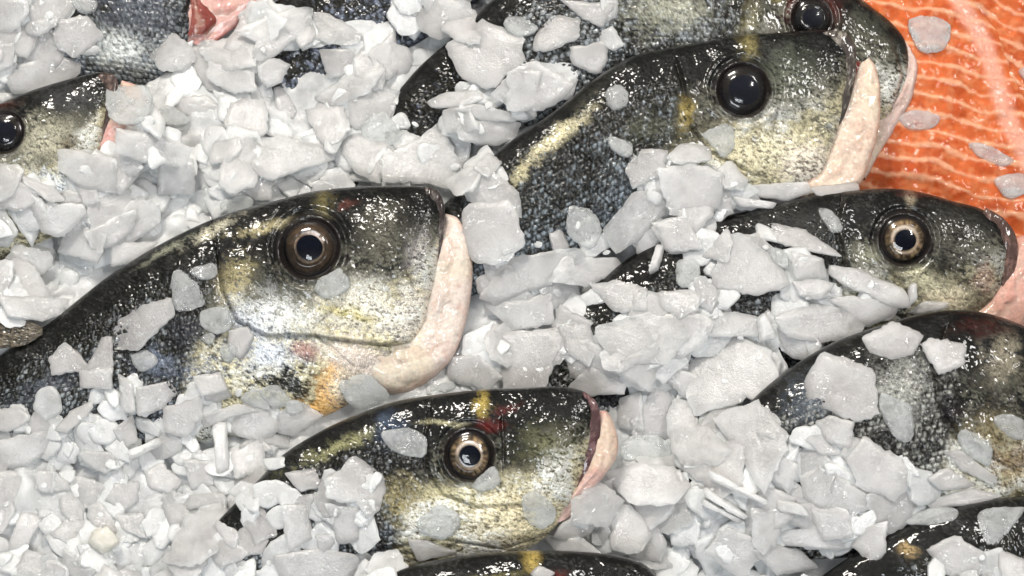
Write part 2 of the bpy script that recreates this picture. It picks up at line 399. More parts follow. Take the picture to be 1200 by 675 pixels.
    for nm, txt, th, zo, cfun, rs in sp.get('parts', []):
        A2, B2 = pairs(txt)
        if nm == 'lower_jaw': B2 = B2+(B2-A2)*.45; zo += 2
        elif nm == 'upper_lip': A2 = A2+(A2-B2)*.12; zo += 9
        x, y, zz, uu, vv, tp, s2, _, _ = loft(A2, B2, rs, th, zo, endround=False, flatp=.78 if nm == 'lower_jaw' else .55)
        c, dz = cfun(x, y, uu, vv, seed)
        q = fr.loc(x, y, zz+dz*ss(0, .3, s2))
        meshobj(nm, q.reshape(-1, 3), grid_faces(x.shape[0], x.shape[1], True), M_JAW if nm in ('lower_jaw', 'mouth_lining', 'fin') else M_SKIN, np.clip(c, .003, .9).reshape(-1, 3), parent=root)
        stamp(fr.world(q)[tp.ravel()])
    return root

def jawcol(base=JAWC, speck=.5, inner=(.50, .27, .22)):
    def f(x, y, u, v, seed):
        n = fbm(x, y, 14, 4, seed+20); n3 = fbm(x, y, 3, 2, seed+22); st = fbm(x, y, 60, 2, seed+9)
        c = np.zeros(x.shape+(3,))+np.array(base)
        c = mix(c, inner, ss(.5, .75, n)*.28)
        c = mix(c, (.62, .55, .40), ss(.5, .7, st)*.5)
        c = mix(c, inner, ss(.14, .0, v)*.4)
        c = mix(c, (.35, .31, .25), ss(.58, .75, n*.5+n3*.5)*speck*ss(.35, .7, v)*.6)
        fold = np.sin(v*11+(n-.5)*7)
        c = mix(c, (.52, .38, .30), ss(.3, 1, -fold)*.4)  # fold troughs tinted darker, shading put into the flesh colour
        return c, (n-.5)*3.5+(n3-.5)*.3+fold*1.0
    return f
def lipcol(base=(.05, .035, .03), hi=(.22, .17, .15)):
    def f(x, y, u, v, seed):
        n = fbm(x*2.2, y*.5, 7, 4, seed+30); n3 = fbm(x, y, 3, 2, seed+22)
        c = mix(np.zeros(x.shape+(3,))+np.array(base), hi, ss(.45, .75, n*.6+n3*.4))
        return c, (n-.5)*2.5
    return f

# ------------------------------------------------------------------ the fish (profiles measured as dorsal/ventral pairs, tail -> snout)
R_ = (.17, .012, .010)
FISH = [
 dict(seed=1, c=(300, 350), z=.016, res=1.0, gill=262, eye=(367, 291, 32, 'brown'), sil=-.02, thick=.19,
  label='largest whole sea bream left of centre with wide pale lower jaw and orange belly patch',
  body='-150,505/-150,535 -60,460/-80,545 20,402/0,548 60,377/60,548 100,345/120,542 140,315/180,530 200,280/240,522 260,253/300,512 320,236/350,500 370,224/395,482 420,219/432,456 468,218/466,425 498,219/494,385 512,226/508,342 518,240/516,300 520,262/520,262',
  creases=[('252,262 262,300 268,340 285,375 320,392 372,392 420,400 462,404 492,400 510,382', 2.0, 3.5, -4),
           ('374,391 395,408 417,428', 1.6, 3, 0), ('410,330 405,355 385,372', 4, 2.0, .6),
           ('496,262 488,290 478,318 487,336', 3, 2, .8), ('318,262 300,290 298,325 318,356 360,375', 3.5, 1.6, .5)],
  blobs=[(381, 238, 13, 20, 0, YEL, .42, .8), (408, 243, 16, 6, -20, (.10, .03, .02), .7, .4), (315, 268, 44, 9, -14, (.38, .33, .19), .8, .8),
         (284, 333, 22, 36, 20, (.36, .31, .17), .75, .9), (330, 368, 60, 32, 8, (.66, .67, .64), .9, .7), (300, 378, 34, 26, 0, (.46, .50, .58), .45, .7),
         (430, 362, 80, 32, 5, (.72, .68, .56), .8, .8), (470, 372, 36, 26, 0, (.74, .70, .62), .8, .6), (448, 270, 30, 36, 10, (.13, .12, .09), .6, .8),
         (492, 295, 15, 36, 12, (.34, .32, .30), .65, .8), (400, 362, 40, 7, 12, (.45, .38, .08), .5, .9), (430, 372, 30, 5, 12, (.42, .35, .08), .5, .9),
         (255, 270, 34, 8, -28, (.50, .47, .36), .85, .9),(200, 292, 40, 5, -30, (.4, .4, .3), .5, .9),
         (320, 412, 40, 20, 0, (.48, .53, .62), .7, .8), (364, 408, 19, 14, 10, (.26, .14, .12), .9, .25),
         (342, 449, 36, 20, -5, (.014, .014, .012), .97, .9), (390, 452, 24, 38, 15, (.72, .38, .10), .95, .5), (380, 478, 40, 14, 0, (.72, .42, .14), .8, .4),
         (432, 428, 60, 30, 25, JAWC, .97, .18), (490, 368, 34, 36, 12, (.76, .70, .61), .85, .45), (410, 452, 34, 24, 0, (.70, .60, .47), .9, .3), (250, 440, 30, 22, 0, (.16, .19, .26), .6, .9), (190, 425, 26, 18, 0, (.24, .28, .36), .6, .9),
         (60, 455, 60, 18, -30, (.09, .10, .12), .5, .9), (235, 385, 34, 26, 0, (.02, .02, .025), .8, .5)],
  parts=[('lower_jaw', '522,250/519,262 538,257/517,290 551,285/513,320 554,322/511,350 548,369/507,375 534,413/490,398 515,437/462,403 484,459/440,400 459,462/416,396 430,442/395,392 404,420/376,390', .26, -4, jawcol(), 1.6),
         ('upper_lip', '500,220/490,224 512,226/500,240 519,240/508,255 520,262/508,280 517,290/503,305 509,322/496,326 494,343/489,340', .30, 3, lipcol((.035, .026, .024), (.16, .14, .13)), 1.4)]),
 dict(seed=2, c=(540, 560), z=.026, res=1.0, gill=490, eye=(551, 530, 27, 'open'), sil=.03, thick=.2,
  label='whole sea bream at the bottom centre with gold ringed eye and red spot beside it',
  body='200,660/220,720 260,605/300,705 300,565/345,695 334,531/390,684 380,503/440,674 420,485/480,668 460,471/520,664 500,464/560,660 556,457/605,650 604,455/638,630 652,453/664,600 676,456/680,572 692,464/690,542 698,478/696,514 700,496/700,496',
  creases=[('505,480 500,510 500,545 520,575 560,590 610,588', 2.2, 3, -2), ('588,490 590,520 590,546', 2, 3, .8), ('450,640 520,628 590,640 640,625', 2, 3, -1)],
  blobs=[(566, 472, 14, 21, 0, (.36, .27, .07), .85, .6), (573, 497, 22, 10, 10, (.08, .010, .008), .85, .5), (592, 479, 17, 7, -30, (.07, .012, .010), .75, .6),
         (600, 600, 80, 40, 5, (.58, .51, .33), .9, .75), (530, 575, 50, 18, 8, (.50, .46, .28), .8, .8), (470, 585, 30, 30, 0, (.35, .30, .15), .6, .9),
         (400, 520, 60, 9, -25, (.28, .27, .14), .75, .9), (520, 493, 26, 4, 0, (.45, .42, .26), .8, .9), (460, 500, 26, 20, 0, (.04, .06, .10), .8, .5),
         (640, 520, 36, 28, 0, (.12, .12, .06), .65, .9), (600, 560, 20, 16, 0, (.35, .32, .2), .6, .9), (432, 605, 22, 30, 0, (.03, .025, .02), .8, .7)],
  parts=[('lower_jaw', '701,481/699,494 712,483/698,512 723,508/693,540 723,534/682,566 708,558/668,582 690,580/655,600 668,606/636,616', .3, -3, jawcol((.60, .41, .36), .3, (.45, .2, .16)), 1.5),
         ('upper_lip', '684,459/676,464 697,472/684,484 701,492/684,510 699,520/677,532 692,545/670,552 681,570/664,570 670,581/663,578', .24, 3, lipcol((.07, .035, .035), (.22, .13, .13)), 1.4)]),
 dict(seed=3, c=(800, 150), z=.032, res=1.1, gill=792, eye=(867, 109, 28, 'cloud'), sil=.02, bodycol=(.20, .23, .25), thick=.19,
  label='whole sea bream at upper right with open pink mouth and cloudy black eye',
  body='470,290/510,360 520,240/560,345 560,200/600,338 591,171/632,325 650,130/690,304 695,94/740,280 740,67/790,260 785,56/838,243 830,48/885,232 875,41/928,222 920,38/960,205 960,35/976,172 981,38/984,145 992,50/991,112 997,76/997,76',
  creases=[('790,72 800,110 805,150 830,180 870,200', 2.2, 3, -2), ('965,150 975,157 990,155', 2, 3, 0), ('905,140 900,165 880,150', 4, 1.6, .5)],
  blobs=[(878, 58, 14, 19, 0, YEL, .6, .7), (799, 140, 13, 24, 10, (.36, .28, .10), .7, .8), (895, 180, 75, 36, 5, (.55, .50, .34), .95, .65),
         (650, 165, 62, 11, -42, (.55, .50, .33), .95, .8), (612, 205, 26, 9, -55, (.5, .45, .28), .85, .8), (942, 190, 38, 28, 0, (.72, .63, .52), .85, .5),
         (920, 90, 40, 36, 0, (.10, .11, .08), .6, .9), (690, 110, 50, 12, -40, (.02, .02, .015), .6, .9), (760, 150, 40, 22, -10, (.09, .09, .06), .6, .9),
         (960, 120, 20, 34, 0, (.22, .21, .17), .5, .9)],
  parts=[('lower_jaw', '1019,67/1012,72 1027,80/1003,98 1032,110/997,122 1030,150/986,150 1020,188/977,176 1008,216/966,202 984,230/944,214 948,234/920,218 900,228/893,218', .24, -5, jawcol((.70, .56, .45), .3, (.56, .30, .22)), 1.6),
         ('upper_lip', '972,37/962,40 988,42/974,54 998,60/983,74 999,84/983,96 995,108/977,120 986,136/969,136 978,152/968,150', .26, 3, lipcol((.05, .04, .035), (.30, .27, .23)), 1.4),
         ('mouth_lining', '990,70/985,80 1010,72/988,100 1014,84/988,125 1004,110/985,140 996,130/982,148', .1, -6, jawcol((.20, .04, .03), 0, (.1, .02, .02)), 2)]),
 dict(seed=4, c=(870, 60), z=.022, res=1.4, gill=865, eye=(946, 26, 22, 'dark'), sil=.08, thick=.17,
  label='whole sea bream at the top edge lying behind the one with the open mouth',
  body='520,60/560,170 600,-20/650,140 680,-60/710,140 760,-75/790,150 840,-72/870,155 920,-55/935,155 980,-22/988,152 1020,8/1022,148 1045,28/1042,135 1060,48/1056,112 1066,78/1066,78',
  blobs=[(870, 30, 12, 28, 20, (.30, .27, .14), .35, .9), (948, 18, 40, 26, 0, (.10, .02, .015), .8, .4), (780, 10, 60, 40, 0, (.36, .36, .28), .7, .9),
         (1010, 60, 40, 50, 0, (.09, .09, .065), .7, .9), (905, 4, 16, 9, 0, YEL, .5, .5)],
  creases=[('880,-20 865,20 868,60', 2.2, 3, -2), ('1046,60 1056,90 1046,125', 3, 3, 1)],
  parts=[('lower_jaw', '1060,46/1056,52 1072,66/1062,80 1075,86/1055,106 1068,117/1041,128 1050,150/1026,142 1032,178/1012,162 1014,212/1000,190', .28, -3, jawcol((.58, .44, .39), .5, (.45, .24, .19)), 1.8)]),
 dict(seed=5, c=(1020, 310), z=.018, res=1.1, gill=985, eye=(1053, 282, 27, 'open'), sil=-.05, thick=.19, cheek=.45,
  label='whole sea bream at the right edge below the salmon with a clear golden eye',
  body='560,480/600,580 620,410/680,535 680,350/740,505 740,300/800,478 800,268/860,455 860,251/920,436 918,237/970,420 957,228/1010,408 1001,223/1050,400 1048,221/1092,393 1082,226/1122,384 1118,236/1146,370 1150,245/1166,348 1172,260/1178,320 1185,290/1185,290',
  creases=[('985,232 975,265 985,310 1010,350 1060,375', 2.2, 3, -2), ('1040,318 1060,345 1100,362', 3, 2, .8), ('1100,300 1120,330 1140,345', 6, 1.2, .5)],
  blobs=[(1064, 233, 10, 14, 0, (.24, .2, .14), .8, .3), (1080, 330, 60, 15, 35, (.40, .38, .26), .85, .75), (1108, 352, 34, 16, 0, (.48, .42, .30), .8, .6),
         (1110, 280, 50, 40, 0, (.045, .042, .034), .7, .5), (940, 262, 60, 20, 0, (.03, .03, .028), .8, .4), (1068, 228, 22, 6, 0, (.09, .03, .02), .6, .4),
         (1150, 330, 16, 24, 0, (.30, .2, .15), .7, .6), (1010, 300, 22, 14, 20, (.3, .3, .22), .6, .8)],
  parts=[('lower_jaw', '1188,280/1184,292 1204,276/1182,312 1218,300/1176,335 1216,345/1166,356 1200,380/1150,372 1176,398/1130,386', .26, -4, jawcol((.62, .36, .29), .2, (.42, .12, .08)), 1.7),
         ('upper_lip', '1152,245/1146,252 1172,258/1161,268 1186,280/1172,292 1186,312/1171,322 1179,348/1170,346', .26, 3, lipcol((.07, .04, .032), (.20, .12, .10)), 1.5)]),
 dict(seed=6, c=(1080, 490), z=.026, res=1.2, gill=1112, eye=(1248, 455, 27, 'open'), sil=.06, bodycol=(.34, .34, .31), thick=.18, cheek=.8,
  label='whole sea bream cut by the right edge under scattered flakes below the golden eyed one',
  body='780,580/800,640 850,500/890,655 913,441/960,655 973,403/1010,652 1030,382/1060,650 1070,370/1110,645 1113,363/1155,636 1156,367/1200,618 1200,382/1238,592 1240,405/1270,560 1275,440/1286,525 1292,478/1292,478',
  creases=[('1105,385 1088,420 1090,470 1110,505 1150,530', 4, 4, -3)],
  blobs=[(1105, 478, 18, 22, 0, (.012, .01, .01), .95, .4), (1165, 420, 26, 34, 20, (.34, .30, .22), .6, 1.0), (1145, 385, 40, 12, 0, (.05, .012, .008), .5, .6),  # near-black first blob: darkness of the gill hole painted on the skin
         (1170, 535, 40, 30, 0, (.16, .10, .05), .7, .9), (1150, 500, 36, 24, 0, (.22, .18, .1), .7, .8), (1045, 455, 40, 44, 0, (.42, .42, .38), .6, .9), (940, 470, 30, 36, 0, (.12, .14, .17), .5, 1.0)],
  parts=[]),
 dict(seed=7, c=(1120, 690), z=.020, res=1.6, gill=None, eye=(0, 0, 1), sil=-.06, thick=.18,
  label='whole sea bream mostly buried in ice in the lower right corner',
  body='860,760/900,860 930,700/990,830 1000,650/1060,815 1080,607/1130,800 1150,588/1200,780 1220,582/1262,750 1290,605/1312,710 1335,660/1335,660',
  blobs=[(1062, 640, 12, 8, 0, (.35, .25, .12), .8, .5)], parts=[]),
 dict(seed=8, c=(620, 730), z=.034, res=1.3, gill=560, eye=(605, 722, 27, 'open'), sil=0, thick=.2,
  label='whole sea bream at the bottom edge showing only its dark back with a yellow band',
  body='300,860/340,920 380,740/420,880 430,690/480,868 480,664/530,856 560,649/600,842 630,645/660,828 700,648/712,800 742,656/745,765 765,670/766,735 780,702/780,702',
  blobs=[(622, 655, 13, 22, 0, (.34, .25, .07), .8, .6), (654, 670, 18, 8, 0, (.08, .01, .008), .8, .5), (570, 672, 40, 5, -5, (.3, .26, .1), .6, .9)], parts=[]),
 dict(seed=9, c=(20, 170), z=.024, res=1.3, gill=-30, eye=(12, 157, 22, 'cloud'), sil=0, thick=.2,
  label='whole sea bream head at the upper left edge with its snout under pinkish ice',
  body='-220,270/-210,340 -130,190/-110,330 -60,145/-20,312 0,122/40,292 36,107/78,266 71,96/104,236 105,87/118,196 122,85/126,160 133,92/134,130 138,108/138,108',
  blobs=[(60, 165, 46, 32, -8, (.42, .40, .30), .8, 1.0), (40, 205, 36, 22, 20, (.50, .48, .38), .8, 1.0), (90, 170, 14, 12, 0, (.10, .08, .05), .8, .5), (75, 222, 36, 18, 35, (.50, .53, .55), .9, .7),
         (90, 120, 36, 18, 0, (.05, .05, .05), .7, .6), (5, 122, 24, 10, 0, (.07, .03, .02), .7, .4)],
  parts=[('lower_jaw', '143,94/138,106 165,103/137,124 175,130/132,148 166,166/124,170 140,195/112,190 112,222/100,208', .26, -3, jawcol((.66, .40, .36), .1, (.55, .2, .18)), 2),
         ('upper_lip', '124,86/116,90 136,92/126,104 139,112/127,128 133,140/121,152 122,176/114,176', .26, 2, lipcol((.05, .035, .03), (.2, .14, .12)), 1.6)]),
 dict(seed=10, c=(140, 10), z=.010, res=1.6, gill=None, eye=(0, 0, 1), sil=.05, thick=.18,
  label='whole sea bream in the top left corner with red gaping mouth',
  body='-140,-40/-130,60 -60,-80/-40,85 20,-95/40,95 80,-100/105,105 140,-85/165,105 190,-60/200,90 220,-25/218,62 232,15/232,15',
  blobs=[(150, 65, 45, 26, 20, (.50, .52, .50), .95, .7), (170, 15, 50, 30, 0, (.09, .10, .12), .8, .7)],
  parts=[('lower_jaw', '240,-24/225,-12 290,-22/232,4 326,-6/236,16 302,14/232,28 272,36/228,42 246,56/222,52', .10, 2, jawcol((.62, .38, .34), 0, (.45, .10, .08)), 1.8), ('mouth_lining', '222,-8/232,-6 226,8/246,10 226,28/256,26 222,44/244,42', .35, 10, jawcol((.20, .05, .04), 0, (.4, .15, .12)), 1.5)]),
 dict(seed=11, c=(400, 30), z=.006, res=1.6, gill=None, eye=(0, 0, 1), sil=.0, thick=.17, bodycol=(.15, .17, .22),
  label='whole sea bream buried at the top left of centre showing patches of blue grey scales',
  body='210,160/240,215 260,75/310,180 320,5/385,130 400,-50/470,65 480,-90/550,10 560,-120/610,-50 620,-110/620,-110', blobs=[], parts=[]),
 dict(seed=12, c=(600, 80), z=.010, res=1.5, gill=None, eye=(0, 0, 1), sil=-.08, thick=.18, bodycol=(.12, .13, .18),
  label='whole sea bream buried at the top centre showing its dark back between large flakes',
  body='370,240/410,300 410,180/480,250 455,122/540,200 490,80/600,150 523,51/650,110 571,11/705,70 630,-30/760,15 700,-60/800,-30 780,-60/780,-60',
  blobs=[(640, 40, 60, 20, -30, (.03, .04, .09), .6, .7)], parts=[]),
]
for sp in FISH: fish(sp)

# tails of fish that lie outside the frame, at the left edge
for k, (txt, cc) in enumerate([('-60,330/-60,420 -20,362/-30,412 10,370/5,408 34,376/30,404 50,384/50,392', (.05, .042, .032)),
                               ('-60,290/-60,360 -10,312/-20,352 14,322/8,345 22,334/22,338', (.07, .06, .05))]):
    A, B = pairs(txt); fr = Frame(0, 380-50*k, .022)
    x, y, zz, u, v, tp, s2, _, W = loft(A, B, 1.3, .06, endround=False)
    rays = fbm(x*.3, (v*26)+0*x, 1.0, 2, 40+k)
    c = mix(np.zeros(x.shape+(3,))+np.array(cc), (.16, .13, .09), ss(.4, .7, rays))
    q = fr.loc(x, y, zz+(rays-.5)*3*s2)
    o = meshobj('tail_fin', q.reshape(-1, 3), grid_faces(x.shape[0], x.shape[1], True), M_SKIN, c.reshape(-1, 3), mw=fr.M)
    o['label'] = ['brown ribbed tail fin poking in at the left edge beside the largest bream', 'short grey fin tip at the left edge above the brown tail fin'][k]
    o['category'] = 'fish tail'; stamp(fr.world(q)[tp.ravel()])

# ------------------------------------------------------------------ salmon fillets
def salmon(txt, label, cen, z, slope, seed, groove_side):
    A, B = pairs(txt); fr = Frame(cen[0], cen[1], z)
    x, y, zz, u, v, tp, s2, _, W = loft(A, B, 1.1, .07, endround=False, flatp=.45)
    n = fbm(x, y, 26, 3, seed); n2 = fbm(x, y, 8, 3, seed+1); n3 = fbm(x, y, 2.5, 2, seed+2)
    ph = (y+slope*(x-1100)+6*np.abs(((x-1040+12*n)/52+seed*.3) % 2-1)+(n-.5)*11)/20
    f = np.abs(ph-np.floor(ph)-.5)*2
    line = ss(.52, .98, f+(n2-.5)*.34+(n-.5)*.3)
    c = mix(np.zeros(x.shape+(3,))+np.array((.56, .125, .035)), (.44, .08, .020), ss(.35, .65, n))
    c = mix(c, (.62, .23, .10), ss(.45, .7, n2)*.5)
    c = mix(c, (.78, .45, .28), line*.6)
    gl = poly('1085,-60 1120,0 1148,48 1160,80 1174,130 1200,190 1235,265')
    d, sd = polydist(x, y, gl); d = d+(n2-.5)*6
    c = mix(c, (.72, .36, .26), ss(16, 3, d)*.85)
    c = mix(c, (.80, .62, .55), ss(.55, .75, n2*.5+n3*.5)*ss(12, 0, d)*.9)
    q = fr.loc(x, y, zz+s2*((n-.5)*9+line*.7+(n2-.5)*.9+(n3-.5)*.25)-1.5*np.exp(-(d/6)**2))
    o = meshobj('salmon_fillet', q.reshape(-1, 3), grid_faces(x.shape[0], x.shape[1], True), M_SALMON, c.reshape(-1, 3), mw=fr.M)
    o['label'] = label; o['category'] = 'salmon fillet'; o['group'] = 'raw orange salmon fillets'
    stamp(fr.world(q)[tp.ravel()])
salmon('930,-120/1095,-120 950,-40/1121,-40 970,10/1149,6 985,60/1177,50 990,110/1193,95 990,170/1211,146 990,240/1231,200 1000,310/1257,260 1040,400/1262,340 1100,470/1290,430 1170,500/1300,490',
       'orange salmon fillet with pale stripes touching the bream snouts', (1090, 150), .006, -.22, 3, 1)
salmon('1088,-120/1330,-120 1104,-40/1345,-40 1130,2/1350,10 1156,50/1355,60 1171,98/1360,110 1190,150/1360,170 1210,205/1360,240 1236,265/1360,310 1266,340/1350,370 1300,400/1340,410',
       'orange salmon fillet filling the top right corner', (1230, 120), .009, -.42, 6, 0)

# ------------------------------------------------------------------ ice bed
bx = np.linspace(-.36, .36, 300); by = np.linspace(-.27, .29, 240)
BX, BY = np.meshgrid(bx, by, indexing='ij')
bz = .004+(fbm(BX*1e3, BY*1e3, 22, 4, 50)-.5)*.016+(fbm(BX*1e3, BY*1e3, 5, 2, 53)-.5)*.003
bz = bz-.04*ss(.13, .17, BX)*ss(.0, .03, BY)
bed = meshobj('ice_bed', np.stack([BX, BY, bz], -1).reshape(-1, 3), grid_faces(300, 240, False)[:, ::-1], M_SMALL, rnd=.8)
bed['kind'] = 'structure'; bed['label'] = 'deep bed of packed crushed ice under the fish'
stamp(np.stack(np.meshgrid(np.arange(X0, .36, .001), np.arange(Y0, .29, .001), indexing='ij')+[np.full((720, 560), .004)], -1).reshape(-1, 3)[:0])
H = np.where(H < -.04, .004, H)
# fill pinholes in stamped fish
for _ in range(2):
    Hs = np.maximum.reduce([np.roll(H, s, a) for s in (1, -1) for a in (0, 1)]); H = np.where(H <= .0041, Hs*1.0, H)
HF = H.copy()

# ------------------------------------------------------------------ flakes
def inside(px, py, pl):
    r = np.zeros(px.shape, bool); x0, y0 = pl[-1]
    for x1, y1 in pl:
        c = ((y1 > py) != (y0 > py)) & (px < (x0-x1)*(py-y1)/(y0-y1+1e-12)+x1)
        r ^= c; x0, y0 = x1, y1
    return r
def project(w):
    r = w-camp; dz = r @ fwd
    return 600+(r @ right)/dz*D/S, 337.5-(r @ up)/dz*D/S

def resample(pl, n, rough, rg, soft=0):
    q = np.vstack([pl, pl[:1]]); d = np.hypot(*(q[1:]-q[:-1]).T); t = np.r_[0, np.cumsum(d)]
    tq = np.linspace(0, t[-1], n, endpoint=False)
    o = np.stack([np.interp(tq, t, q[:, 0]), np.interp(tq, t, q[:, 1])], -1)
    cen = o.mean(0); per = t[-1]
    o = .72*o+.14*(np.roll(o, 1, 0)+np.roll(o, -1, 0))
    for _ in range(soft): o = .4*o+.3*(np.roll(o, 1, 0)+np.roll(o, -1, 0))
    ph = rg.random(4)*6.28; th = tq/per*6.28
    w = sum(math.pow(.62, k)*np.sin(th*(3+2.6*k)//1*0+th*int(3+3*k)+ph[k]) for k in range(4))
    w = w*.5+rg.normal(0, .5, n)
    rad = o-cen; ln = np.hypot(*rad.T)[:, None]
    return o+rad/ln*(w*rough)[:, None]

def flake(pl, thick=.0022, tilt=None, rg=rng, sink=.0006, maxs=.55, lift=0, lim=None, pc=80, soft=0, rounder=0.0, nn=None, limh=None):
    """pl: outline in picture pixels. Lets the flake settle on the heap and returns vertices, faces, flat ids"""
    cen = pl.mean(0)
    w0 = P(cen[0], cen[1], .02)
    for _ in range(2):
        i = int(np.clip((w0[0]-X0)/CELL, 0, NX-1)); j = int(np.clip((w0[1]-Y0)/CELL, 0, NY-1))
        w0 = P(cen[0], cen[1], H[i, j]+.001)
    w = P(pl[:, 0], pl[:, 1], w0[2])
    i0, j0 = np.maximum(((w[:, :2].min(0)-(X0, Y0))/CELL).astype(int)-1, 0)
    i1, j1 = ((w[:, :2].max(0)-(X0, Y0))/CELL).astype(int)+2
    i1 = min(i1, NX); j1 = min(j1, NY)
    if i1-i0 < 2 or j1-j0 < 2: return None
    gx, gy = np.meshgrid(X0+CELL*(np.arange(i0, i1)+.5), Y0+CELL*(np.arange(j0, j1)+.5), indexing='ij')
    ins = inside(gx, gy, w[:, :2])
    if ins.sum() < 6: return None
    hh = H[i0:i1, j0:j1]; xs = gx[ins]-w0[0]; ys = gy[ins]-w0[1]; hs = hh[ins]
    M_ = np.stack([xs, ys, np.ones_like(xs)], -1)
    k, *_ = np.linalg.lstsq(M_, hs, rcond=None)
    a, b = np.clip(k[:2]*.8, -.6, .6)
    if tilt is None: tilt = rg.normal(0, .13, 2)
    a += tilt[0]; b += tilt[1]
    g = math.hypot(a, b)
    if g > maxs: a, b = a*maxs/g, b*maxs/g
    res = hs-(a*xs+b*ys)
    c = np.percentile(res, pc)-sink+lift
    if lim is not None and c > lim: return None
    # intersect outline rays with settled plane
    n = nn or int(np.clip(np.ptp(pl, 0).sum()*.42, 14, 44))
    o = resample(pl, n, np.ptp(pl, 0).min()*(.028 if not soft else .018), rg, soft)
    nrm = np.array([-a, -b, 1.0])
    def onplane(q):
        r = ray(q[:, 0], q[:, 1]); p0 = np.array([w0[0], w0[1], c])
        t = ((p0-camp) @ nrm)/(r @ nrm); return camp+r*t[:, None]
    O = onplane(o); ce = O.mean(0)
    nu = nrm/np.linalg.norm(nrm)
    R = O-ce; size = np.hypot(*R[:, :2].T).mean()
    bend = rg.normal(0, 1.6); bd = rg.normal(0, 1, 2); bd /= np.linalg.norm(bd)
    fac = [(rg.random(2)-.5)*.09 for _ in range(3)]
    def surf(p, s):
        l = p-ce; q = (l[:, 0]*bd[0]+l[:, 1]*bd[1])
        z = bend*q*q
        f = np.min([fx*l[:, 0]+fy*l[:, 1] for fx, fy in fac], 0)
        ns = (fbm(p[:, 0]*1e3+c*9e3, p[:, 1]*1e3, 5, 2, 60)-.5)*.0007
        return p+nu*(z+f*s+ns*(s > 0))[:, None]
    bev = min(thick*.35, size*.12)
    dirn = R/np.hypot(*R[:, :2].T)[:, None]
    tv = thick*(1+.35*np.sin(np.arange(n)/n*6.28+rg.random()*6))
    bot = O-dirn*bev*.9*rg.random((n, 1))
    rings = [surf(bot, 0), surf(O, 0)+nu*(tv*.45)[:, None], surf(O-dirn*bev*(.5+rg.random((n, 1))*.7), 1)+nu*(tv)[:, None]]
    for s in (.72, .4): rings.append(surf(ce+R*s, 1)+nu*(tv*(1-s)*.3+thick*(1.05-(1-s)*.1*-1))[:, None]*1.0)
    V = np.vstack(rings+[surf(ce[None], 1)+nu*thick*1.1, surf(ce[None], 0)])
    nr = len(rings); F = []
    idx = np.arange(n); nx = (idx+1) % n
    for r in range(nr-1):
        F.append(np.stack([r*n+idx, r*n+nx, (r+1)*n+nx], -1)); F.append(np.stack([r*n+idx, (r+1)*n+nx, (r+1)*n+idx], -1))
    F.append(np.stack([(nr-1)*n+idx, (nr-1)*n+nx, np.full(n, nr*n)], -1))
    F.append(np.stack([nx, idx, np.full(n, nr*n+1)], -1))
    F = np.vstack(F)
    flat = np.arange(0, 4*n)
    # orientation: picture outlines run clockwise or not
    area = np.sum(O[:, 0]*np.roll(O[:, 1], -1)-O[:, 1]*np.roll(O[:, 0], -1))
    if area < 0: F = F[:, ::-1]
    newh = c+a*xs+b*ys+thick
    hh[ins] = np.maximum(hs, newh)
    return V, F, flat, ce

# regions of fish and salmon that stay bare (picture polygons)
BARE = [poly(t) for t in [
 '-40,440 20,402 60,376 100,343 140,313 200,278 260,250 320,233 370,221 420,216 505,217 524,240 545,256 556,300 552,370 535,415 500,446 460,466 420,470 390,490 340,478 300,466 262,440 215,428 160,436 110,432 60,440 30,472 -40,480',
 '330,532 380,500 420,482 460,468 500,462 560,455 652,451 694,462 714,480 726,510 724,538 704,556 690,580 650,600 625,640 560,640 490,634 440,650 445,600 470,560 420,545 350,545',
 '585,182 591,169 650,128 695,92 740,65 785,54 830,46 920,36 984,36 1012,68 1034,90 1032,150 1012,212 940,214 880,200 850,165 800,165 770,180 735,200 730,240 700,262 660,250 640,280 616,265 600,225',
 '720,-20 735,70 790,52 880,38 985,34 1012,60 1030,90 1028,160 1012,218 1080,222 1150,242 1186,275 1190,380 1260,400 1260,-60 730,-60',
 '865,250 918,236 1001,222 1048,219 1113,233 1150,243 1188,276 1204,276 1204,380 1160,368 1110,362 1080,350 1064,335 1005,310 970,305 940,268 900,260',
 '913,441 944,422 1000,400 1062,370 1113,361 1156,366 1240,390 1240,590 1185,575 1150,560 1100,530 1080,545 1040,525 1005,500 960,480 914,490',
 '-60,125 0,121 36,105 71,94 107,85 124,83 140,95 140,110 128,150 116,176 70,180 60,215 100,238 60,215 30,196 0,185 -60,190',
 '75,-20 230,-20 275,-10 275,30 255,50 228,45 180,60 150,60 115,20',
 '480,662 560,647 640,643 700,647 768,668 790,720 470,720', '1045,625 1060,612 1120,612 1150,596 1220,590 1220,655 1150,640 1090,640 1060,668',
 '700,318 745,300 762,330 765,345 720,325', '735,298 768,300 772,318 755,322 742,338 722,328 700,330 695,322', '756,326 800,318 802,338 768,342 755,352', '688,368 716,368 712,382 694,392', '866,342 905,344 908,362 868,362', '912,440 935,436 938,500 914,492', '554,315 562,330 560,385 552,400', '345,118 360,130 350,145 338,135', '395,180 405,205 390,212', '505,125 520,130 515,145 505,140', '1004,640 985,660 960,672 1000,690 1080,690 1060,660',
 '118,42 165,62 190,90 150,96 125,75', '470,110 525,52 542,90 545,108 500,120 480,130', '325,60 380,56 372,110 330,112',
 '335,-10 450,-10 458,20 440,30 400,25 350,10','600,-20 705,-20 700,30 690,75 640,75 625,62 615,40 570,12']]
BM = np.zeros((350, 210), bool)   # 4 px cells, from (-100,-80)
gpx, gpy = np.meshgrid(-100+4*np.arange(350)+2, -80+4*np.arange(210)+2, indexing='ij')
for b_ in BARE: BM |= inside(gpx, gpy, b_)
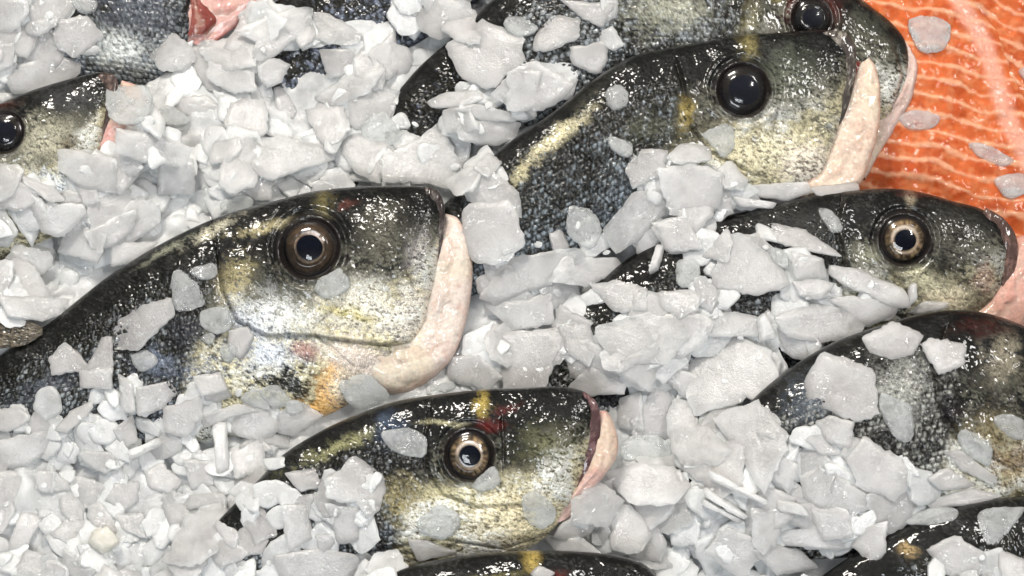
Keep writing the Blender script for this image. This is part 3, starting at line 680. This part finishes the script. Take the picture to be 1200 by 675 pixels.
def bare_share(pl):
    x0, y0 = pl.min(0); x1, y1 = pl.max(0)
    gx, gy = np.meshgrid(np.linspace(x0, x1, 9), np.linspace(y0, y1, 9)); k = inside(gx, gy, pl)
    i = np.clip(((gx+100)/4).astype(int), 0, 349); j = np.clip(((gy+80)/4).astype(int), 0, 209)
    return (BM[i, j] & k).sum()/max(k.sum(), 1)
def rand_poly(cx, cy, r, rg):
    n = rg.integers(4, 8); th = np.sort((np.arange(n)+rg.random(n)*.75)/n*6.283)
    asp = .48+rg.random()*.5; ro = rg.random()*3.14
    x = np.cos(th)*r*(.75+rg.random(n)*.45); y = np.sin(th)*r*asp*(.75+rg.random(n)*.45)
    return np.stack([cx+x*math.cos(ro)-y*math.sin(ro), cy+x*math.sin(ro)+y*math.cos(ro)], -1)

# --- 0. ice lying behind and under the backs of the fish
HFULL = H.copy()
H[:] = .004+(fbm(*[q*1.0 for q in np.meshgrid(np.arange(NX), np.arange(NY), indexing='ij')], 25, 3, 71)-.5)*.012
VV = []; FF = []; RR = []; FL = []; off = 0; fo = 0
def add(res, rn):
    global off, fo
    V, F, flat, ce = res
    VV.append(V); FF.append(F+off); FL.append(flat+fo); RR.append(np.full(len(V), rn)); off += len(V); fo += len(F)
for k in range(2600):
    cx = rng.uniform(-110, 1310); cy = rng.uniform(-90, 765)
    pl = rand_poly(cx, cy, rng.uniform(16, 32), rng); b0 = bare_share(pl)
    if b0 > .6 or (cx > 960 and cy < 260): continue
    if b0 > .02 and bare_share(pl+(0, 26)) < b0+.15: continue
    if b0 <= .02 and bare_share(pl+(0, 34)) < .2 and rng.random() < .6: continue
    res = flake(pl, thick=.0008+.0008*rng.random(), tilt=rng.normal(0, .15, 2), maxs=.6, lim=.024, pc=72)
    if res: add(res, .70+.3*rng.random())
H[:] = np.maximum(H, HFULL)

# --- 1. small pieces, packed under the big ones: one heap
cnt = 0
for k in range(2150):
    lay = k/2150
    r = (34-12*lay)*(.6+.8*rng.random())
    cx = rng.uniform(-110, 1310); cy = rng.uniform(-90, 765)
    if cx < 420 and cy > 430: r *= .72
    pl = rand_poly(cx, cy, r, rng)
    if bare_share(pl) > .04: continue
    res = flake(pl, thick=.0008+.0008*rng.random(), tilt=rng.normal(0, .15, 2), maxs=.6, nn=int(12+r*.5), lim=.050, pc=72)
    if res is None: continue
    add(res, .74+.18*lay+.14*rng.random()); cnt += 1  # deeper pieces greyer and clearer, gap darkness put into their tone
heap = meshobj('crushed_ice', np.vstack(VV), np.vstack(FF), M_SMALL, rnd=np.concatenate(RR), flat=np.concatenate(FL))
heap['kind'] = 'stuff'; heap['label'] = 'loose heap of small crushed ice pieces packed around the fish'; heap['category'] = 'crushed ice'
print('heap pieces', cnt)

# --- 2. flakes one by one.  code: w white, t translucent, s thin sliver ; optional |label
HAND = '''
w 96,71 68,64 28,75 4,89 14,110 46,110 92,89|broad white ice flake just above the bream head at the upper left edge
w 62,39 71,21 103,18 124,43 96,64 85,69 68,57|rounded ice flake between the top left corner and the silver belly skin
w 32,25 67,18 67,30 46,44 28,39
w 171,60 203,37 228,57 231,71 213,84 188,84|ice flake touching the underside of the red gaping mouth
w 231,57 263,44 299,53 302,78 270,84 245,76
w 274,36 309,21 340,9 366,9 366,34 330,60 306,73 295,71 299,50|long curved thick ice slab right of the red gaping mouth
w 366,15 385,15 425,40 421,53 385,52 368,46|blunt ice piece at the right end of the long curved slab
w 302,78 320,66 340,75 331,96 313,103 302,92
w 270,121 302,107 316,132 313,160 284,162 260,149
w 320,103 334,101 348,132 341,146 324,142
w 245,71 299,85 302,107 270,110 242,92
t 181,128 199,123 228,142 213,148 188,148
t 121,103 174,100 181,117 174,142 156,148 128,146|pinkish translucent ice lying on the snout of the upper left bream
w 135,149 192,160 228,174 213,196 171,192 135,178
w 68,174 103,178 135,185 139,228 92,219 68,199
w 185,181 228,185 228,228 185,228
w 284,164 331,160 395,174 391,188 356,199 320,213 295,199|wide flat ice flake above the nape of the largest bream
w 199,117 242,110 263,128 245,139 213,135
w 25,206 64,220 78,236 60,238 27,217
w -5,192 21,192 30,199 18,228 -5,238
w -5,52 18,50 16,78 -5,86
w 249,167 281,160 284,174 270,192 245,192
w 356,124 400,118 412,150 385,178 370,160
w -5,-5 34,0 34,18 14,39 -5,43
t 78,-3 118,0 114,16 96,20|bluish glinting ice flake on the skin at the top left edge
w 487,22 494,4 520,-2 553,4 555,22 535,40 516,48 491,37|rounded white ice flake at the top edge left of the dark back
w 522,55 564,22 615,44 617,73 593,88 579,106 557,103 542,92|largest ice flake at the top centre lying on the dark back
w 593,84 630,70 674,99 656,121 634,132 593,130|square ice flake touching the tail end of the open mouthed bream
w 500,121 520,110 564,106 568,116 542,127 505,127
w 531,128 557,121 608,134 606,143 564,141
w 447,187 483,165 516,143 546,198 527,222 505,216 450,216|large triangular white flake above the snout of the largest bream
w 535,150 571,139 612,143 604,161 579,172 538,165
w 626,44 645,18 681,22 680,44 645,61 625,61
t 588,22 612,18 636,35 612,46 590,37|grey translucent flake on the dark back at the top centre
t 421,147 450,127 476,161 458,174 425,165
w 403,161 425,154 458,172 447,216 414,202 399,180
w 454,48 476,55 487,70 476,88 454,90
w 373,59 421,55 410,88 384,92
w 366,114 410,88 454,79 432,110 392,127
t 707,106 722,97 739,106 736,128 714,132|small translucent flake on the flank of the open mouthed bream
w 553,198 571,180 590,191 571,209
w 656,0 722,4 707,33 681,22
w 667,55 711,48 714,70 700,88 670,77
w 545,240 598,232 618,285 600,305 560,310 540,290|large flat flake right of the pale jaw of the largest bream
w 733,198 744,173 783,176 780,203 740,223
w 780,185 798,167 834,173 834,189 794,194
t 819,158 859,137 864,171 848,189 830,167|translucent flake leaning on the cheek of the open mouthed bream
w 769,198 812,189 848,203 846,238 830,259 783,252|large square flake below the cheek of the open mouthed bream
w 704,270 744,225 781,216 783,243 753,279 722,297|large pointed flake left of the square one under the open mouthed bream
w 839,198 857,187 877,212 866,225 848,221
w 880,216 947,212 952,225 920,236 884,230|long flat flake between the open mouthed bream and the golden eyed one
w 763,261 803,252 825,292 785,297
t 709,158 744,167 740,189 713,176
w 857,230 911,238 906,245 866,243
w 947,220 1005,214 1008,224 960,232
t 664,238 695,245 708,270 695,295 664,279
w 853,274 866,271 923,317 927,334 888,347 840,339 832,330|large triangular flake on the shoulder of the golden eyed bream
w 879,265 905,261 944,269 990,302 957,297 897,282|long pointed white flake reaching toward the golden eye at right
t 955,245 968,241 994,267 975,278|small oval flake on the dark nape of the golden eyed bream
w 970,310 1005,315 1061,339 1068,360 1048,362 992,336 970,323|long flat flake lying below the golden eye at right
w 819,300 853,267 860,282 853,308 823,302
w 762,265 801,256 821,282 814,295 784,300
w 691,334 723,328 760,339 758,365 719,367|white flake above the broad oval flake at the picture centre
w 769,343 810,339 823,349 819,365 797,375 773,360
w 697,383 758,365 814,386 800,405 780,428 720,425 700,400|broad oval flake right of centre in open ice
t 790,304 819,302 823,326 814,339 793,339
t 897,289 923,293 925,321 905,308
w 925,295 966,302 968,326 931,330
w 927,330 957,326 979,334 962,352 936,347
w 957,349 1001,347 1053,352 1048,369 1014,386 983,360
w 905,373 949,354 979,360 1014,373 1009,395 960,402 920,396
s 762,323 771,287 780,287 773,317|thin upright ice sliver left of the golden eyed bream
s 888,400 886,373 894,366 907,399|pointed upright sliver in the ice at right of centre
w 1061,367 1083,352 1113,354 1109,362 1075,368
s 1063,334 1072,329 1074,352 1063,360
w 640,330 660,300 723,302 732,317 689,336
w 819,373 862,365 897,373 888,395 832,395
w 560,350 600,300 680,290 690,300 650,330 580,358|long slanting flake at the picture centre
w 565,355 620,350 645,340 650,380 600,387
w 580,390 650,385 660,400 640,455 590,460
w 655,380 690,375 700,410 690,430 665,415
w 525,418 560,415 590,440 570,460 525,445
w 805,422 858,393 906,413 913,446 911,494 877,466 814,490 803,455|largest ice flake right of centre in open ice
w 834,490 887,466 923,509 920,533 896,581 872,543|tall flake directly below the largest open ice flake
w 785,505 829,499 860,530 839,547 800,545 785,525
w 940,446 964,413 1026,432 1029,485 1002,497 944,470|square frosted flake on the flank of the lower right bream
w 1009,396 1046,376 1084,393 1070,417 1041,422 1017,413|oval white flake on the back of the lower right bream
w 1079,405 1089,396 1132,405 1132,427 1099,441|notched flake beside the oval one on the lower right bream
t 1029,456 1070,475 1072,518 1050,518 1031,485
w 954,494 973,487 1002,494 997,528 969,519
w 993,538 1012,509 1070,547 1074,567 1046,586 1002,571
w 935,557 964,543 1012,576 1017,596 993,608 944,586
w 1084,588 1137,571 1176,581 1147,591 1089,596
w 1103,528 1123,526 1168,559 1164,569 1127,552|elongated flake at the lower gill of the lower right bream
t 1118,509 1127,499 1164,519 1161,550 1132,533|grey wet flake on the gill of the lower right bream
t 1159,490 1180,482 1205,494 1202,519 1176,511|wet flake at the right edge on the lower right bream
s 829,552 901,588 896,593 831,562
s 826,569 879,605 872,608 824,579
s 822,583 872,610 867,614 822,591
w 879,596 916,596 913,629 896,651 882,639
w 913,624 959,615 1007,639 993,644 920,639
w 997,639 1002,620 1041,610 1038,648 1021,663
t 1137,629 1147,596 1205,593 1185,620 1166,644|dark grey clear flake on the buried bream in the lower right corner
w 1084,644 1118,627 1156,648 1147,675 1113,678
w 1166,641 1205,658 1205,690 1176,690
t 1055,615 1084,596 1127,596 1123,612 1089,617
w 942,514 959,507 983,533 964,535
w 906,583 940,591 949,605 911,600
w 944,591 993,596 1002,629 964,634
w 1108,547 1151,571 1100,575 1085,560
w 380,562 416,534 454,558 448,590 432,610 416,590 382,584|large rounded flake left of the bottom centre bream
t 442,506 480,500 504,514 500,538 460,532|grey wet flake behind the eye of the bottom centre bream
t 486,610 516,588 542,602 540,618 520,636 488,622|translucent flake on the lower cheek of the bottom centre bream
t 610,578 632,572 656,602 640,622 612,610|translucent flake below the lip of the bottom centre bream
t 548,570 580,542 590,566 564,580|small grey flake touching the lower eye rim of the bottom centre bream
w 320,486 352,468 380,486 344,512 324,506|white flake on the belly below the black patch of the largest bream
t 424,480 496,460 498,467 430,484
t 496,456 534,444 536,458 500,464
t 392,446 432,434 460,466 420,482 404,470|translucent flake on the throat of the largest bream
w 708,554 748,544 792,548 812,570 790,594 744,594 722,574|broad flake right of the jaw of the bottom centre bream
w 712,602 736,590 768,618 750,650 716,646
w 668,586 700,562 732,586 712,618 672,614
t 724,522 752,502 790,520 785,540 728,542|clear glassy ice piece right of the bottom centre snout
w 664,454 692,430 736,446 732,462 684,464
w 726,466 752,458 756,506 724,502
w 476,630 500,632 536,646 530,650 490,658
w 636,626 684,630 708,650 652,646
w 332,554 376,548 380,570 352,578
w 380,590 424,594 424,634 396,638
w 618,675 632,662 652,672 640,682|small flake on the back of the bream at the bottom edge
t 201,315 208,312 233,333 245,357 220,365 203,367|upright clear flake on the shoulder of the largest bream
t 217,317 253,305 257,327 233,330
w 133,382 167,357 200,348 205,370 163,410 133,410|pale pointed flake on the back of the largest bream
t 232,363 270,358 273,387 253,395 233,382
t 232,397 243,387 257,393 247,408
w 267,387 290,383 300,393 283,423 268,413|small white oval flake behind the cheek of the largest bream
t 366,333 400,310 414,338 388,351 370,347|grey droplet like flake under the eye of the largest bream
t 300,455 325,448 345,470 320,482
t 150,415 175,408 190,425 165,440
t 255,405 275,400 280,420 262,428
w 225,440 260,436 268,458 235,465
t 330,470 352,466 360,482 338,488
w 55,420 77,400 93,413 110,435 60,440
w 95,440 120,395 133,392 133,425 125,458
w 32,237 100,238 102,250 73,280 50,272|angular flake below the bream head at the upper left edge
w -5,347 83,350 70,370 50,378 10,372|flat flake lying against the brown tail fin at the left edge
w 130,283 187,283 163,307 130,313
t 257,233 297,227 300,243 257,255
w 97,273 160,243 157,267 133,290 110,293
w -5,517 29,508 62,504 60,528 29,546 -5,552
w 65,506 83,481 112,468 109,481 80,508
w 93,434 134,430 132,457 94,455
w 138,437 156,448 160,484 145,484
w 158,454 203,445 214,459 181,484 160,488
w 192,477 236,463 240,488 218,513 192,506
w 238,452 258,437 274,463 254,472 240,470
t 276,466 305,450 321,484 290,474
w 232,488 279,472 305,481 276,488 240,501
s 250,499 267,495 269,553 254,557|straight upright sliver in the small ice at lower left
s 149,533 189,513 192,521 152,541
w 131,503 156,484 162,517 145,528
w 123,586 138,561 165,564 163,586 145,601
y 102,637 109,621 127,619 142,637 120,651|round cream coloured grainy ice lump in the lower left ice
w 134,604 167,601 174,633 145,622
w -5,553 29,550 40,586 15,601 -5,597
w 7,648 25,597 54,608 36,633 20,650
w 203,641 218,601 269,597 254,648 225,666 196,662|largest flake in the small ice at lower left
w 214,539 250,539 250,568 225,575
w 207,582 258,577 260,590 218,599
w 285,608 305,590 328,626 298,641
w 269,532 309,513 314,550 276,564
w 167,550 189,543 216,564 200,581 174,572
w 87,557 127,568 105,597 85,593
w 58,626 87,601 109,619 83,641
w 13,675 29,644 58,651 58,678
w 320,650 370,641 420,650 430,680 330,680
w 328,593 359,590 367,630 338,648
p 1060,23 1087,15 1118,29 1106,62 1076,64|round wet flake on the salmon near the top edge
p 1047,137 1072,127 1106,135 1095,152 1064,154|oval flake on the salmon beside the open mouth
p 1130,166 1153,168 1193,189 1176,198 1145,185|long thin flake on the salmon groove
p 1160,208 1202,200 1208,225 1180,237|flake at the right edge on the salmon above the golden eyed bream
p 1188,82 1208,74 1208,104|flake cut by the right edge high on the salmon'''
M_GRAIN = mat_ice('ice_grainy', (.86, .82, .70), .05, .5, sc=1400)
items = []
for ln in HAND.strip().split('\n'):
    lab = None
    if '|' in ln: ln, lab = ln.split('|')
    k, *rest = ln.split(' '); pl = np.array([[float(v) for v in t.split(',')] for t in rest if t])
    items.append((k, pl, lab))
def size(it): return np.ptp(it[1], 0).prod()
hand_px = np.array([it[1].mean(0) for it in items])
# mid sized loose flakes between the noted ones, first (they lie lower)
GEN = []
tries = 0
while len(GEN) < 290-len(items) and tries < 6000:
    tries += 1
    cx = rng.uniform(-20, 1220); cy = rng.uniform(-10, 690)
    r = rng.uniform(26, 44) if not (cx < 420 and cy > 430) else rng.uniform(18, 30)
    pl = rand_poly(cx, cy, r, rng)
    if bare_share(pl) > .03: continue
    if np.hypot(*(hand_px-(cx, cy)).T).min() < 21: continue
    if GEN and min(math.hypot(cx-g[1].mean(0)[0], cy-g[1].mean(0)[1]) for g in GEN) < 22: continue
    GEN.append(('w', pl, None))
order = sorted(items, key=lambda it: -size(it)*(.5+rng.random()))
SHARED = 'white crushed ice flake lying loose in the ice between the fish'
SHAREDT = 'grey translucent wet ice flake without white frosting lying among the fish'
for k, pl, lab in GEN+order:
    kw = dict(thick=rng.uniform(.0008, .0016), tilt=rng.normal(0, .08, 2))
    mat = M_ICE; rn = rng.uniform(.92, 1.03)
    if k in 'tp': mat = M_WET; kw['soft'] = 6; kw['thick'] = .0014; kw['tilt'] = rng.normal(0, .03, 2); kw['sink'] = .0010
    if k == 's': kw['thick'] = .004; kw['tilt'] = np.zeros(2)
    if k == 'y': mat = M_GRAIN; kw['thick'] = .006
    res = flake(pl, **kw)
    if res is None: print('lost', k, pl[0]); continue
    V, F, flat, ce = res
    o = meshobj('ice_flake', V-ce, F, mat, rnd=rn, flat=None if k in 'tp' else flat); o.location = ce
    o['category'] = 'ice flake'; o['label'] = lab or (SHARED if k != 't' else SHAREDT)
    o['group'] = 'ice flakes on and around the fish'

# --- 3. crumbs and slivers scattered on top
VV = []; FF = []; RR = []; FL = []; off = 0; fo = 0
for k in range(260):
    cx = rng.uniform(-60, 1260); cy = rng.uniform(-40, 715)
    pl = rand_poly(cx, cy, rng.uniform(3, 8), rng)
    if bare_share(pl) > (.04 if rng.random() < .98 else 1.1): continue
    if cx > 990 and cy < 240: continue
    res = flake(pl, thick=.0007, tilt=rng.normal(0, .2, 2), maxs=.9, nn=9, sink=.0008)
    if res: add(res, rng.uniform(.85, 1.05))
cr_ = meshobj('ice_crumbs', np.vstack(VV), np.vstack(FF), M_SMALL, rnd=np.concatenate(RR), flat=np.concatenate(FL))
cr_['kind'] = 'stuff'; cr_['label'] = 'tiny ice crumbs scattered over the flakes'; cr_['category'] = 'ice crumbs'

# ------------------------------------------------------------------ camera, lamps, world
cam = bpy.data.cameras.new('camera'); co = bpy.data.objects.new('camera', cam); C.objects.link(co)
m4 = np.eye(4); m4[:3, 0] = right; m4[:3, 1] = up; m4[:3, 2] = -fwd; m4[:3, 3] = camp
co.matrix_world = Matrix(m4.tolist())
cam.sensor_width = 36; cam.lens = 36*D/.48; cam.clip_start = .01; cam.clip_end = 20
cam.dof.use_dof = True; cam.dof.focus_distance = D-.012+.01; cam.dof.aperture_fstop = 15.0
bpy.context.scene.camera = co
def area(name, loc, sx, sy, en, col, aim=(0, 0, 0)):
    l = bpy.data.lights.new(name, 'AREA'); l.shape = 'RECTANGLE'; l.size = sx; l.size_y = sy; l.energy = en; l.color = col
    o = bpy.data.objects.new(name, l); C.objects.link(o); o.location = loc
    o.rotation_euler = (Vector(aim)-Vector(loc)).to_track_quat('-Z', 'Y').to_euler(); return o
area('counter_lamp', (-.35, .75, 1.25), .42, .16, 21, (1, .95, .87))
area('ceiling_lamp', (.75, .15, 1.5), .40, .2, 13.5, (1, .97, .93))
area('front_lamp', (-.2, -.9, 1.3), .6, .26, 12, (.90, .95, 1))
w = bpy.data.worlds.new('World'); bpy.context.scene.world = w; w.use_nodes = True
w.node_tree.nodes['Background'].inputs[0].default_value = (.93, .96, 1, 1); w.node_tree.nodes['Background'].inputs[1].default_value = .15
sc = bpy.context.scene
sc.view_settings.view_transform = 'Standard'; sc.view_settings.look = 'None'; sc.view_settings.exposure = 0
sc.cycles.max_bounces = 8; sc.cycles.diffuse_bounces = 5; sc.cycles.glossy_bounces = 2; sc.cycles.transmission_bounces = 5; sc.cycles.transparent_max_bounces = 7
sc.cycles.use_adaptive_sampling = True; sc.cycles.adaptive_threshold = .03; sc.cycles.sample_clamp_indirect = 4
